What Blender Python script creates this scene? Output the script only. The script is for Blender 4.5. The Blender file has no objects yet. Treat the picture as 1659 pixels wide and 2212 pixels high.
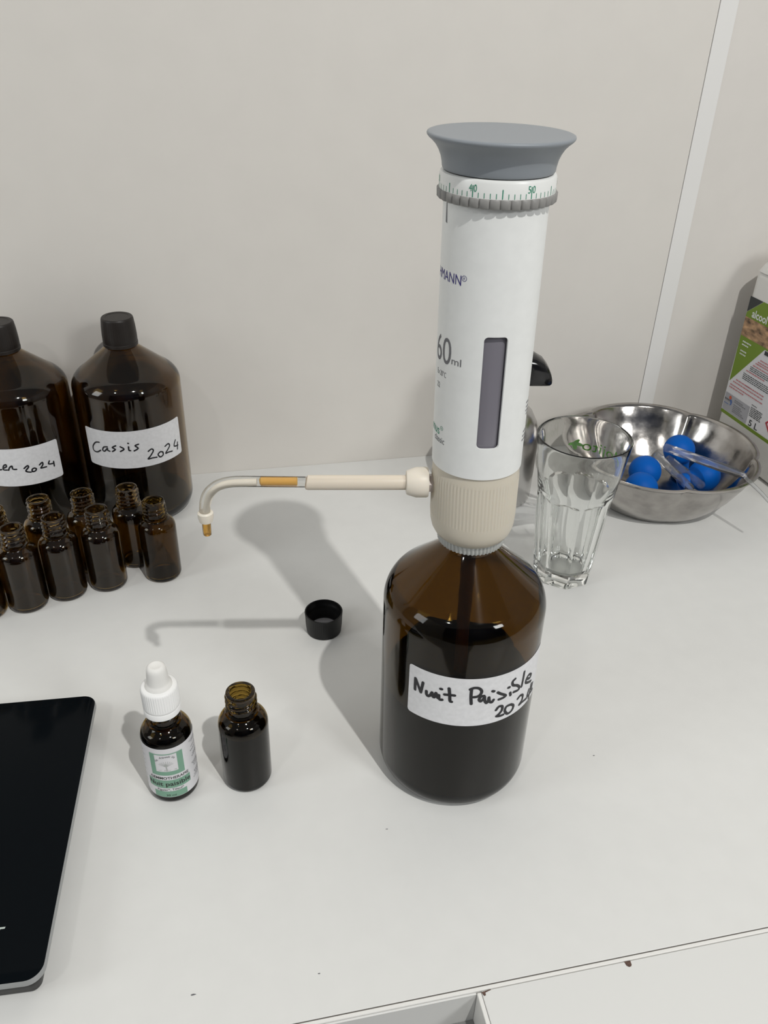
import bpy, bmesh, math, random
from math import sin, cos, pi, radians, sqrt
from mathutils import Vector, Matrix

sc = bpy.context.scene
C = sc.collection

# ------------------------------------------------------------------ camera
cam_data = bpy.data.cameras.new('camera'); cam = bpy.data.objects.new('camera', cam_data); C.objects.link(cam)
R_, U_, B_ = (0.97864, -0.20419, 0.02382), (0.08915, 0.52594, 0.84584), (-0.18524, -0.82565, 0.53291)
M = Matrix((R_, U_, B_)).transposed().to_4x4(); M.translation = (0, 0, 0.45)
cam.matrix_world = M
cam_data.sensor_fit = 'HORIZONTAL'; cam_data.sensor_width = 36; cam_data.lens = 38.7647
cam_data.clip_start = 0.01; cam_data.clip_end = 50
sc.camera = cam

# ------------------------------------------------------------------ light and exposure
world = bpy.data.worlds.new('room_ambience'); sc.world = world; world.use_nodes = True
bg = world.node_tree.nodes['Background']; bg.inputs[0].default_value = (0.97, 0.99, 1.0, 1); bg.inputs[1].default_value = 0.19
def lamp(name, loc, power, radius, color=(1, 1, 1)):
    l = bpy.data.lights.new(name, 'POINT'); l.energy = power; l.shadow_soft_size = radius; l.color = color
    o = bpy.data.objects.new(name, l); C.objects.link(o); o.location = loc
    l.cycles.is_caustics_light = True
    return o
lamp('ceiling_spot', (0.39, -0.57, 1.60), 56, 0.016, (1.0, 0.985, 0.95))
lamp('ceiling_spot', (-0.75, -0.60, 1.60), 8, 0.05, (1.0, 0.985, 0.95))
def area_light(name, loc, target, size, power, color):
    l = bpy.data.lights.new(name, 'AREA'); l.shape = 'RECTANGLE'; l.size, l.size_y = size; l.energy = power; l.color = color
    o = bpy.data.objects.new(name, l); C.objects.link(o); o.location = loc
    o.rotation_euler = (Vector(target) - Vector(loc)).to_track_quat('-Z', 'Y').to_euler()
    return o
area_light('window_daylight', (-1.55, 0.05, 0.85), (0.1, 0.45, 0.0), (0.5, 0.7), 5.5, (0.97, 1.0, 1.0))
area_light('right_front_fill', (1.2, -1.2, 1.3), (0.2, 0.5, 0.2), (0.42, 0.42), 12.5, (0.99, 1.0, 0.99))  # soft fill added from the right front, for the upright surfaces
vs = sc.view_settings
sc.display_settings.display_device = 'sRGB'
vs.view_transform = 'Standard'; vs.look = 'None'; vs.exposure = 0.0; vs.gamma = 1.0; vs.use_curve_mapping = False
sc.cycles.max_bounces = 24; sc.cycles.transmission_bounces = 20; sc.cycles.glossy_bounces = 8
sc.cycles.diffuse_bounces = 4; sc.cycles.transparent_max_bounces = 16
sc.cycles.sample_clamp_indirect = 10.0

# ------------------------------------------------------------------ materials
def mat(name, col, rough=0.5, spec=0.5, metal=0.0, sss=0.0, ior=1.5, coat=0.0):
    m = bpy.data.materials.new(name); m.use_nodes = True
    b = m.node_tree.nodes['Principled BSDF']
    b.inputs['Base Color'].default_value = (*col, 1); b.inputs['Roughness'].default_value = rough
    b.inputs['Specular IOR Level'].default_value = spec; b.inputs['Metallic'].default_value = metal
    b.inputs['IOR'].default_value = ior; b.inputs['Coat Weight'].default_value = coat
    if sss:
        b.inputs['Subsurface Weight'].default_value = sss
        b.inputs['Subsurface Radius'].default_value = (0.004, 0.003, 0.002); b.inputs['Subsurface Scale'].default_value = 1.0
    return m
def vary(m, scale, amount, stretch=(1, 1, 1), rough=None, bump=0.0, detail=4):
    """fine noise on the base colour (and roughness / bump) of a material"""
    nt = m.node_tree; b = nt.nodes['Principled BSDF']; N = nt.nodes; L = nt.links
    tc = N.new('ShaderNodeTexCoord'); mp = N.new('ShaderNodeMapping'); mp.inputs['Scale'].default_value = stretch
    no = N.new('ShaderNodeTexNoise'); no.inputs['Scale'].default_value = scale; no.inputs['Detail'].default_value = detail
    L.new(tc.outputs['Object'], mp.inputs[0]); L.new(mp.outputs[0], no.inputs['Vector'])
    c = b.inputs['Base Color'].default_value[:]
    rp = N.new('ShaderNodeValToRGB'); rp.color_ramp.elements[0].position = 0.3; rp.color_ramp.elements[1].position = 0.7
    rp.color_ramp.elements[0].color = [x * (1 - amount) for x in c[:3]] + [1]
    rp.color_ramp.elements[1].color = [min(1, x * (1 + amount)) for x in c[:3]] + [1]
    L.new(no.outputs['Fac'], rp.inputs[0]); L.new(rp.outputs[0], b.inputs['Base Color'])
    if rough:
        mr = N.new('ShaderNodeMapRange'); mr.inputs['To Min'].default_value = rough[0]; mr.inputs['To Max'].default_value = rough[1]
        mr.inputs['From Min'].default_value = 0.3; mr.inputs['From Max'].default_value = 0.7
        L.new(no.outputs['Fac'], mr.inputs['Value']); L.new(mr.outputs[0], b.inputs['Roughness'])
    if bump:
        bp = N.new('ShaderNodeBump'); bp.inputs['Strength'].default_value = 1.0; bp.inputs['Distance'].default_value = bump
        L.new(no.outputs['Fac'], bp.inputs['Height']); L.new(bp.outputs[0], b.inputs['Normal'])
    return m
def glass(name, col, ior=1.5, rough=0.0, clear=0.0, rior=None, grough=None, milk=0.0):
    """tinted glass: untinted Fresnel reflection over a tinted refraction; clear lets part of the light straight through (thin walls)"""
    m = bpy.data.materials.new(name); m.use_nodes = True; nt = m.node_tree; N = nt.nodes; L = nt.links
    for n in list(N): N.remove(n)
    o = N.new('ShaderNodeOutputMaterial'); rf = N.new('ShaderNodeBsdfRefraction'); gl = N.new('ShaderNodeBsdfGlossy'); fr = N.new('ShaderNodeFresnel'); mx = N.new('ShaderNodeMixShader')
    for n in (rf, gl): n.inputs['Roughness'].default_value = rough
    rf.inputs['Color'].default_value = (*col, 1); rf.inputs['IOR'].default_value = ior; fr.inputs['IOR'].default_value = rior or ior
    if grough: gl.inputs['Roughness'].default_value = grough
    gl.inputs['Color'].default_value = (1, 1, 1, 1)
    base = rf
    if clear:
        tr = N.new('ShaderNodeBsdfTransparent'); tr.inputs['Color'].default_value = (*col, 1); m2 = N.new('ShaderNodeMixShader'); m2.inputs[0].default_value = clear
        L.new(rf.outputs[0], m2.inputs[1]); L.new(tr.outputs[0], m2.inputs[2]); base = m2
    if milk:
        df = N.new('ShaderNodeBsdfDiffuse'); df.inputs['Color'].default_value = (0.8, 0.81, 0.82, 1); m3 = N.new('ShaderNodeMixShader'); m3.inputs[0].default_value = milk
        L.new(base.outputs[0], m3.inputs[1]); L.new(df.outputs[0], m3.inputs[2]); base = m3
    L.new(fr.outputs[0], mx.inputs[0]); L.new(base.outputs[0], mx.inputs[1]); L.new(gl.outputs[0], mx.inputs[2]); L.new(mx.outputs[0], o.inputs['Surface'])
    return m
MWALL = vary(mat('satin_white_panel', (0.73, 0.70, 0.655), 0.32, 0.4), 30, 0.012)
MWALL2 = vary(mat('white_wall_paint', (0.71, 0.68, 0.64), 0.55, 0.3), 40, 0.012)
MTRIM = mat('white_edge_trim', (0.80, 0.79, 0.77), 0.4, 0.4)
MTOP = vary(mat('white_laminate', (0.77, 0.77, 0.75), 0.38, 0.4), 55, 0.012)
MEDGE = mat('white_edge_banding', (0.84, 0.83, 0.80), 0.35)
MPANEL = mat('white_melamine', (0.76, 0.76, 0.74), 0.4, 0.4)
MDARK = mat('painted_gap_shade', (0.10, 0.09, 0.08), 0.8)
MCHIP = vary(mat('bare_brown_board', (0.13, 0.085, 0.07), 0.9, 0.1), 900, 0.4)
MAMBER = glass('amber_glass', (0.515, 0.41, 0.187), 1.5, rior=1.37, grough=0.06)
MAMBER2 = glass('dark_amber_glass', (0.54, 0.43, 0.24), 1.5, rior=1.5, grough=0.06)
MCLEAR = bpy.data.materials.new('clear_glass'); MCLEAR.use_nodes = True
_n = MCLEAR.node_tree; _n.nodes.remove(_n.nodes['Principled BSDF']); _g = _n.nodes.new('ShaderNodeBsdfGlass')
_g.inputs['IOR'].default_value = 1.48; _g.inputs['Roughness'].default_value = 0.0; _g.inputs['Color'].default_value = (0.99, 0.995, 0.99, 1)
_n.links.new(_g.outputs[0], _n.nodes['Material Output'].inputs[0])
MPLAST = glass('clear_plastic', (0.97, 0.97, 0.96), 1.3, 0.02, 0.75)
MLIQ = mat('dark_herbal_liquid', (0.004, 0.004, 0.004), 0.08, 0.12)
MAMBLIQ = mat('amber_liquid', (0.78, 0.47, 0.14), 0.15, 0.5, sss=0.2)
MPAPER = vary(mat('white_paper_label', (0.78, 0.78, 0.795), 0.6, 0.25), 350, 0.05)
MPAPER2 = vary(mat('white_printed_label', (0.74, 0.735, 0.755), 0.45, 0.3), 300, 0.015)
MINK = mat('black_marker_ink', (0.012, 0.012, 0.016), 0.5)
MPRINT = mat('dark_print', (0.02, 0.02, 0.02), 0.6)
MGREYP = mat('grey_print', (0.16, 0.16, 0.17), 0.6)
MLGREYP = mat('light_grey_print', (0.45, 0.47, 0.45), 0.6)
MSLEEVE = vary(mat('white_dispenser_sleeve', (0.83, 0.84, 0.825), 0.45, 0.4), 160, 0.02)
MKNOB = mat('grey_plastic_knob', (0.262, 0.285, 0.31), 0.42, 0.4)
MKNURL = mat('grey_knurled_plastic', (0.27, 0.265, 0.255), 0.45, 0.4)
MRINGW = mat('white_scale_ring', (0.82, 0.83, 0.81), 0.3)
MGREEN = mat('green_print', (0.03, 0.27, 0.16), 0.5)
MNAVY = mat('navy_print', (0.035, 0.025, 0.20), 0.5)
MINNER = mat('grey_inner_cylinder', (0.205, 0.195, 0.225), 0.16, 0.6)
MCREAM = mat('cream_translucent_plastic', (0.62, 0.57, 0.475), 0.38, 0.45, sss=0.25)
MCREAM2 = mat('ivory_plastic', (0.80, 0.74, 0.64), 0.4, 0.4, sss=0.2)
MPINK = mat('pale_rose_plastic', (0.60, 0.53, 0.50), 0.25, 0.5)
MADAPT = mat('pale_grey_adapter', (0.50, 0.51, 0.49), 0.5)
MTUBE = mat('brown_intake_tube', (0.20, 0.11, 0.08), 0.3)
MBLACKP = mat('black_plastic', (0.009, 0.009, 0.009), 0.4, 0.3)
MCAPB = mat('black_brown_cap', (0.020, 0.016, 0.014), 0.42, 0.35)
MLINER = mat('grey_cap_liner', (0.52, 0.51, 0.53), 0.5)
MWCAP = mat('white_ribbed_plastic', (0.93, 0.93, 0.92), 0.4, 0.4)
MRUBW = mat('white_rubber', (0.85, 0.84, 0.81), 0.55, 0.3)
MMINT = mat('sage_green_print', (0.20, 0.38, 0.275), 0.55)
MSTEEL = vary(mat('worn_stainless_steel', (0.43, 0.41, 0.39), 0.2, 0.5, 1.0), 60, 0.2, rough=(0.10, 0.26), bump=0.0002)
MSTEEL2 = mat('brushed_steel', (0.58, 0.57, 0.56), 0.22, 0.5, 1.0)
MBLUE = mat('blue_rubber', (0.0, 0.105, 0.47), 0.5, 0.15)
MGLOSSB = mat('glossy_black_plastic', (0.008, 0.008, 0.009), 0.12, 0.5)
MSCALE = mat('black_scale_glass', (0.0035, 0.005, 0.0065), 0.10, 0.08, ior=1.33)
MRIMG = mat('grey_glass_edge', (0.32, 0.33, 0.33), 0.25)
MCAN = mat('white_canister_plastic', (0.76, 0.75, 0.72), 0.45, 0.4)
MLIME = mat('lime_green_print', (0.17, 0.27, 0.018), 0.5)
MLABB = mat('charcoal_print', (0.03, 0.035, 0.035), 0.5)
MREDP = mat('faded_red_print', (0.55, 0.20, 0.21), 0.6)
MREDS = mat('red_print', (0.50, 0.05, 0.07), 0.6)
MBLUEP = mat('blue_print', (0.08, 0.16, 0.42), 0.6)
MORNG = mat('orange_red_print', (0.60, 0.12, 0.06), 0.6)
MBOXG = mat('silver_grey_print', (0.40, 0.40, 0.43), 0.55)
MWHITEP = mat('white_print', (0.78, 0.80, 0.76), 0.55)
MGRASS = vary(mat('bright_green_print', (0.12, 0.48, 0.02), 0.45), 300, 0.25)
MWHEAT = vary(mat('wheat_picture_print', (0.36, 0.22, 0.12), 0.55), 90, 0.75, (1, 1, 2.2))

# ------------------------------------------------------------------ mesh helpers
def finish(bm, name, m, parent=None, smooth=40, loc=None):
    bmesh.ops.remove_doubles(bm, verts=bm.verts, dist=1e-6)
    bm.normal_update()
    a = radians(smooth)
    for f in bm.faces: f.smooth = smooth > 0
    if smooth > 0:
        for e in bm.edges:
            e.smooth = not (len(e.link_faces) == 2 and e.calc_face_angle(0) > a)
    me = bpy.data.meshes.new(name); bm.to_mesh(me); bm.free()
    me.materials.append(m)
    o = bpy.data.objects.new(name, me); C.objects.link(o)
    if parent: o.parent = parent
    if loc: o.location = loc
    return o
def thing(name, label, cat, loc=(0, 0, 0), rotz=0, group=None):
    o = bpy.data.objects.new(name, None); C.objects.link(o); o.location = loc; o.rotation_euler = (0, 0, rotz)
    o.empty_display_size = 0.02
    return tag(o, label, cat, group)
def tag(o, label, cat, group=None):
    o['label'] = label; o['category'] = cat
    if group: o['group'] = group
    return o
def struct(o): o['kind'] = 'structure'; return o
def rings(bm, prof, n, rfun=None, caps=(False, False), closed=False):
    """surface of revolution; prof = [(r, z)], rfun(r, z, theta) may change the radius"""
    rows = []
    for r, z in prof:
        row = []
        if r < 1e-6:
            row = [bm.verts.new((0, 0, z))] * n
        else:
            for k in range(n):
                t = 2 * pi * k / n; q = rfun(r, z, t) if rfun else r
                if isinstance(q, tuple): row.append(bm.verts.new(q))
                else: row.append(bm.verts.new((q * cos(t), q * sin(t), z)))
        rows.append(row)
    idx = list(range(len(rows) - 1)) + ([len(rows) - 1] if closed else [])
    for i in idx:
        a, b = rows[i], rows[(i + 1) % len(rows)]
        for k in range(n):
            l = (k + 1) % n
            vs_ = []
            for v in (a[k], a[l], b[l], b[k]):
                if v not in vs_: vs_.append(v)
            if len(vs_) >= 3:
                try: bm.faces.new(vs_)
                except ValueError: pass
    if caps[0]: bm.faces.new(list(reversed(rows[0])))
    if caps[1]: bm.faces.new(rows[-1])
    return bm
def lathe(name, prof, m, parent=None, n=72, rfun=None, caps=(False, False), smooth=40, loc=None, xf=None, closed=False):
    bm = rings(bmesh.new(), prof, n, rfun, caps, closed)
    bmesh.ops.recalc_face_normals(bm, faces=bm.faces)
    if xf: bmesh.ops.transform(bm, matrix=xf, verts=bm.verts)
    return finish(bm, name, m, parent, smooth, loc)
def arc(cx, cz, a, b, t0, t1, n):
    """elliptic arc, angles in degrees, measured from +r towards +z"""
    return [(cx + a * cos(radians(t0 + (t1 - t0) * i / n)), cz + b * sin(radians(t0 + (t1 - t0) * i / n))) for i in range(n + 1)]
def box(bm, x0, x1, y0, y1, z0, z1, bev=0.0, seg=2):
    g = bmesh.ops.create_cube(bm, size=1)
    vs_ = g['verts']
    bmesh.ops.transform(bm, matrix=Matrix.Translation(((x0 + x1) / 2, (y0 + y1) / 2, (z0 + z1) / 2)) @ Matrix.Diagonal((x1 - x0, y1 - y0, z1 - z0, 1)), verts=vs_)
    if bev:
        es = list({e for v in vs_ for e in v.link_edges})
        bmesh.ops.bevel(bm, geom=es, offset=bev, segments=seg, affect='EDGES', profile=0.5)
    return bm
def tube(bm, pts, rad, n=20, cap=True):
    """tube along points; rad a number or one radius per point"""
    pts = [Vector(p) for p in pts]; rad = [rad] * len(pts) if isinstance(rad, (int, float)) else rad
    prev = None; rows = []
    for i, p in enumerate(pts):
        t = (pts[min(i + 1, len(pts) - 1)] - pts[max(i - 1, 0)]).normalized()
        if prev is None:
            u = t.orthogonal().normalized()
        else:
            u = (prev - t * prev.dot(t)).normalized()
        prev = u; w = t.cross(u)
        rows.append([bm.verts.new(p + rad[i] * (cos(2 * pi * k / n) * u + sin(2 * pi * k / n) * w)) for k in range(n)])
    for a, b in zip(rows, rows[1:]):
        for k in range(n): bm.faces.new((a[k], a[(k + 1) % n], b[(k + 1) % n], b[k]))
    if cap: bm.faces.new(list(reversed(rows[0]))); bm.faces.new(rows[-1])
    return bm
def smoothpts(pts, k=6):
    """Catmull-Rom through the points (any dimension)"""
    if len(pts) < 3: 
        return [tuple(a + (b - a) * i / k for a, b in zip(pts[0], pts[-1])) for i in range(k + 1)]
    P = [pts[0]] + list(pts) + [pts[-1]]; out = []
    for i in range(1, len(P) - 2):
        for j in range(k):
            t = j / k
            out.append(tuple(0.5 * (2 * b + (c - a) * t + (2 * a - 5 * b + 4 * c - d) * t * t + (3 * b - a - 3 * c + d) * t ** 3)
                             for a, b, c, d in zip(P[i - 1], P[i], P[i + 1], P[i + 2])))
    out.append(tuple(pts[-1])); return out
# flat artwork in (s, z) metres, later wrapped on a cylinder or laid on a plane
def poly(bm, pts): 
    vs_ = [bm.verts.new((x, y, 0)) for x, y in pts]
    return bm.faces.new(vs_)
def rect(bm, x0, x1, y0, y1, rad=0.0):
    if not rad: return poly(bm, [(x0, y0), (x1, y0), (x1, y1), (x0, y1)])
    p = []
    for cx, cy, a in ((x1 - rad, y0 + rad, -90), (x1 - rad, y1 - rad, 0), (x0 + rad, y1 - rad, 90), (x0 + rad, y0 + rad, 180)):
        p += [(cx + rad * cos(radians(a + 15 * i)), cy + rad * sin(radians(a + 15 * i))) for i in range(7)]
    return poly(bm, p)
def stroke(bm, pts, w, k=6):
    """a pen stroke with round ends"""
    P = smoothpts(pts, k) if len(pts) > 1 else pts
    h = w / 2
    for x, y in P[::2] + [P[-1]]:
        poly(bm, [(x + h * cos(pi * i / 6), y + h * sin(pi * i / 6)) for i in range(12)])
    for (x0, y0), (x1, y1) in zip(P, P[1:]):
        d = sqrt((x1 - x0) ** 2 + (y1 - y0) ** 2)
        if d < 1e-7: continue
        nx, ny = -(y1 - y0) / d * h, (x1 - x0) / d * h
        poly(bm, [(x0 + nx, y0 + ny), (x0 - nx, y0 - ny), (x1 - nx, y1 - ny), (x1 + nx, y1 + ny)])
def text(bm, s, x, y, h, xs=1.0, align='LEFT', width=None, rot=0.0, shear=0.0, bold=0.0):
    """words set with capital height h at (x, y); width squeezes the line to that length"""
    cu = bpy.data.curves.new('lettering', 'FONT'); cu.body = s; cu.size = 1.0; cu.resolution_u = 4; cu.shear = shear; cu.offset = bold
    o = bpy.data.objects.new('lettering', cu); C.objects.link(o)
    dg = bpy.context.evaluated_depsgraph_get(); dg.update()
    me = bpy.data.meshes.new_from_object(o.evaluated_get(dg))
    b2 = bmesh.new(); b2.from_mesh(me)
    bpy.data.objects.remove(o); bpy.data.curves.remove(cu); bpy.data.meshes.remove(me)
    k = h / 0.69
    xsv = [v.co.x for v in b2.verts]; x0, x1 = min(xsv), max(xsv)
    kx = k * xs if width is None else width / (x1 - x0)
    ox = {'LEFT': -x0, 'RIGHT': -x1, 'CENTER': -(x0 + x1) / 2}[align]
    cr, sr = cos(rot), sin(rot)
    mp = {}
    for v in b2.verts:
        a, b = (v.co.x + ox) * kx, v.co.y * k
        mp[v] = bm.verts.new((x + a * cr - b * sr, y + a * sr + b * cr, 0))
    for f in b2.faces:
        try: bm.faces.new([mp[v] for v in f.verts])
        except ValueError: pass
    b2.free()
def wrap(bm, R, step=0.0015, off=0.0, shift=None):
    """lay flat artwork (x = arc length, y = height) on a cylinder of radius R around z"""
    xs = [v.co.x for v in bm.verts]
    x0, x1 = min(xs), max(xs); n = int((x1 - x0) / step)
    for i in range(1, n + 1):
        geom = bm.verts[:] + bm.edges[:] + bm.faces[:]
        bmesh.ops.bisect_plane(bm, geom=geom, dist=1e-8, plane_co=(x0 + i * step, 0, 0), plane_no=(1, 0, 0))
    for v in bm.verts:
        a = v.co.x / R; z = v.co.y
        v.co = Vector(((R + off) * cos(a), (R + off) * sin(a), z))
        if shift: v.co += shift(z)
    for f in bm.faces:
        f.normal_update()
        c = f.calc_center_median()
        if f.normal.x * c.x + f.normal.y * c.y < 0: f.normal_flip()
    return bm
def copy_thing(o, loc, rotz, label):
    """a thing with copies of its parts and their sub-parts"""
    r = o.copy(); C.objects.link(r); r.location = loc; r.rotation_euler = (0, 0, rotz); r['label'] = label
    for ch in list(o.children):
        c = ch.copy(); C.objects.link(c); c.parent = r
        for g in list(ch.children):
            d = g.copy(); C.objects.link(d); d.parent = c
    return r

# handwriting, pen strokes as (degrees round the bottle, height in mm)
NUIT=[[(-138.8,108.0),(-138.8,103.6),(-138.7,99.1)],[(-138.6,107.9),(-136.2,103.4),(-134.0,99.1)],[(-134.0,99.1),(-133.2,104.0),(-132.7,107.4)],[(-129.8,101.9),(-129.6,99.5),(-128.3,98.5),(-126.5,100.3),(-125.6,102.4),(-125.3,100.0),(-124.1,99.1),(-123.3,101.1),(-122.8,102.9),(-122.4,100.6),(-121.4,99.4)],[(-120.8,101.9),(-120.5,99.3),(-119.6,98.5),(-118.3,98.9)],[(-119.9,107.1),(-119.1,107.1)],[(-114.2,108.8),(-113.4,103.7),(-112.9,99.2),(-111.8,98.6)],[(-116.9,103.4),(-113.4,103.8),(-110.1,103.9)],[(-99.2,109.8),(-99.1,103.8),(-98.4,97.8)],[(-100.1,109.4),(-97.7,110.5),(-94.4,110.1),(-92.2,107.8),(-92.6,105.2),(-94.7,103.5),(-97.3,103.2)],[(-90.1,103.5),(-92.0,103.3),(-93.3,101.1),(-92.0,99.4),(-90.3,101.1),(-89.6,102.7),(-89.2,99.8),(-87.7,97.4),(-86.5,99.3),(-86.4,101.6),(-85.6,98.3),(-83.8,97.1),(-82.7,98.8)],[(-84.2,106.2),(-83.1,105.7)],[(-80.0,104.0),(-77.9,102.4),(-73.5,99.6),(-73.6,98.5),(-75.8,98.0),(-78.5,97.9)],[(-69.4,99.9),(-68.7,97.6)],[(-71.7,104.9),(-70.7,104.8)],[(-66.4,109.6),(-68.5,108.3),(-67.6,105.2),(-63.6,103.1),(-60.7,100.2),(-61.6,98.4),(-66.1,98.9)],[(-57.3,110.7),(-57.5,105.1),(-58.1,99.2)],[(-52.7,102.2),(-47.7,100.1),(-46.4,102.0),(-50.3,104.2),(-53.0,102.4),(-52.8,99.2),(-44.9,95.6)],[(-79.6,89.5),(-77.7,91.7),(-74.9,91.0),(-74.8,87.6),(-77.5,84.7),(-78.6,84.1),(-75.4,83.3),(-73.0,83.3)],[(-67.1,89.2),(-71.0,89.2),(-72.0,86.1),(-69.1,82.4),(-65.2,83.4),(-64.3,86.9),(-67.1,89.2)],[(-60.5,90.5),(-57.9,91.7),(-54.8,90.1),(-54.9,86.3),(-57.7,84.0),(-54.0,84.0),(-48.2,83.2)],[(-46.2,89.3),(-47.4,84.3),(-42.0,83.6),(-37.0,83.2)],[(-43.0,92.1),(-43.3,86.8),(-44.2,80.8)],[(-39.6,90.5),(-40.6,86.0)]]
CASS=[[(-124.1,92.4),(-129.2,91.3),(-134.2,86.2),(-134.0,81.8),(-129.1,81.4),(-124.0,84.1)],[(-114.9,89.1),(-119.2,88.2),(-121.2,85.0),(-119.0,84.0),(-115.0,87.5),(-115.1,85.5),(-112.7,84.8)],[(-105.2,91.0),(-109.2,88.9),(-106.2,87.2),(-109.7,84.8)],[(-100.5,90.1),(-97.0,87.7),(-101.0,85.2)],[(-91.9,89.9),(-92.0,86.3),(-90.5,85.8)],[(-92.1,93.5),(-91.5,93.3)],[(-81.5,91.5),(-85.1,90.4),(-82.4,87.4),(-86.8,85.2)],[(-72.4,82.5),(-68.8,84.2),(-66.9,82.1),(-70.7,77.4),(-73.6,74.8),(-68.6,74.8),(-64.0,74.3)],[(-59.1,78.9),(-62.2,76.9),(-60.1,73.5),(-56.4,74.7),(-56.5,77.6),(-59.1,78.9)],[(-52.8,82.5),(-48.4,83.8),(-46.7,81.1),(-50.1,77.9),(-53.0,75.2),(-48.9,75.1),(-44.1,74.3)],[(-37.3,83.7),(-40.2,78.4),(-33.8,76.8)],[(-34.2,80.1),(-35.4,73.2)]]
IER=[[(-111.3,79.1),(-111.5,74.8),(-107.4,78.5),(-107.9,74.8),(-104.8,75.0)],[(-106.1,83.1),(-105.7,83.0)],[(-103.0,76.3),(-99.2,78.0),(-99.3,80.2),(-101.9,78.7),(-102.8,75.0),(-99.0,74.7)],[(-97.7,74.4),(-96.0,77.2),(-93.4,78.6),(-93.2,75.5),(-89.6,75.0)],[(-82.2,75.1),(-78.5,77.4),(-77.8,75.7),(-81.0,72.5),(-79.5,71.1),(-76.4,70.3)],[(-72.4,73.8),(-74.7,72.9),(-74.7,70.5),(-71.8,70.8),(-70.7,72.7),(-72.4,73.8)],[(-66.7,75.7),(-63.6,77.5),(-63.4,75.0),(-66.0,72.3),(-63.2,72.0),(-60.2,71.9)],[(-56.0,76.7),(-57.2,73.9),(-51.9,72.9)],[(-51.6,74.7),(-51.7,69.9)]]

# ------------------------------------------------------------------ the setting
bm = box(bmesh.new(), -1.6, 0.4828, 0.8076, 0.826, -0.10, 1.75)
struct(finish(bm, 'wall_back', MWALL, smooth=0))
bm = box(bmesh.new(), 0.4835, 0.5022, 0.8074, 0.826, -0.10, 1.75, 0.0006)
struct(finish(bm, 'trim_1', MTRIM, smooth=0))
bm = box(bmesh.new(), 0.5018, 1.9, 0.8084, 0.827, -0.10, 1.75)
struct(finish(bm, 'wall_right', MWALL2, smooth=0))

MGREYW = mat('grey_wall_paint', (0.30, 0.30, 0.30), 0.6)
MNAVYW = mat('dark_blue_reflection_wall', (0.035, 0.045, 0.075), 0.6)  # unseen wall, coloured dark in place of a person reflected at the camera
for n, b in (('wall_left', (-1.92, -1.90, -1.9, 0.82)), ('wall_front', (-1.92, 1.92, -1.92, -1.9)), ('wall_far_right', (1.9, 1.92, -1.9, 0.82))):
    struct(finish(box(bmesh.new(), *b, -0.90, 1.75), n.replace('far_right', 'side'), MNAVYW if n == 'wall_front' else MGREYW, smooth=0))
struct(finish(box(bmesh.new(), -1.92, 1.92, -1.92, 0.83, -0.92, -0.90), 'floor', mat('grey_floor', (0.3, 0.29, 0.27), 0.5), smooth=0))

wt = thing('worktop', 'white laminate worktop that all the bottles stand on', 'worktop', (0.15, 0.2221, 0))
bm = box(bmesh.new(), -1.4, 1.3, 0.0002, 0.5853, -0.022, 0, 0.0003, 1)
finish(bm, 'board', MTOP, wt, 0).cycles.is_caustics_receiver = True
bm = box(bmesh.new(), -1.4, 1.3, -0.0024, -0.0004, -0.022, 0, 0.0003, 1)
finish(bm, 'edge_banding', MEDGE, wt, 0)
bm = box(bmesh.new(), -1.4, 1.3, -0.0005, 0.0003, -0.02, -0.0004)
finish(bm, 'gap_shade_strip', MDARK, wt, 0)  # dark strip that paints in the shade of the gap behind the banding
random.seed(4)
for x, y, s in ((0.0812, 0.3272, 0.0006), (-0.0402, 0.2466, 0.0009), (-0.046, 0.4002, 0.0006), (0.0263, 0.245, 0.0006), (0.236, 0.359, 0.0006)):
    bm = bmesh.new()
    poly(bm, [(s * random.uniform(0.5, 1.1) * cos(i * pi / 4) * 1.7, s * random.uniform(0.3, 0.8) * sin(i * pi / 4)) for i in range(8)])
    finish(bm, 'speck', MGREYP, wt, 0, (x - 0.15, y - 0.2221, 0.00008))

un = thing('shelf_unit', 'white shelf unit with a shallow open tray against the front edge of the worktop', 'shelf unit', (0.15, 0.2, 0))
bm = box(bmesh.new(), -0.0402, 1.2, -0.34, 0.0193, -0.03, -0.0002, 0.0003, 1)
finish(bm, 'top_panel', MPANEL, un, 0)
bm = box(bmesh.new(), -0.0428, -0.0405, -0.34, 0.0188, -0.03, -0.0002, 0.0003, 1)
finish(bm, 'divider', MEDGE, un, 0)
bm = box(bmesh.new(), -0.60, -0.043, 0.0185, 0.0195, -0.03, -0.0012)
finish(bm, 'tray_back', MPANEL, un, 0)
bm = box(bmesh.new(), -0.60, -0.043, -0.34, 0.0184, -0.0285, -0.0265)
finish(bm, 'tray_bottom', mat('grey_tray_bottom', (0.22, 0.22, 0.215), 0.5), un, 0)
bm = bmesh.new()
poly(bm, [(-0.0019, 0.0008), (-0.0015, -0.0016), (-0.0003, -0.0025), (0.0009, -0.0023), (0.0016, -0.0014), (0.0018, 0.0008)])
c = finish(bm, 'chipped_patch', MCHIP, un, 0, (0.0440, 0.0185, -0.0001)); c['label'] = 'small brown chip in the white edge'
bm = bmesh.new()
poly(bm, [(0, 0), (0.001, -0.0022), (0.002, -0.002), (0.0022, -0.0006), (0.0055, 0.0002), (0.0055, 0.0006)])
c = finish(bm, 'chipped_patch', MCHIP, un, 0, (-0.0405, 0.0187, -0.0001)); c['label'] = 'brown chipped corner beside the tray'

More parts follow.
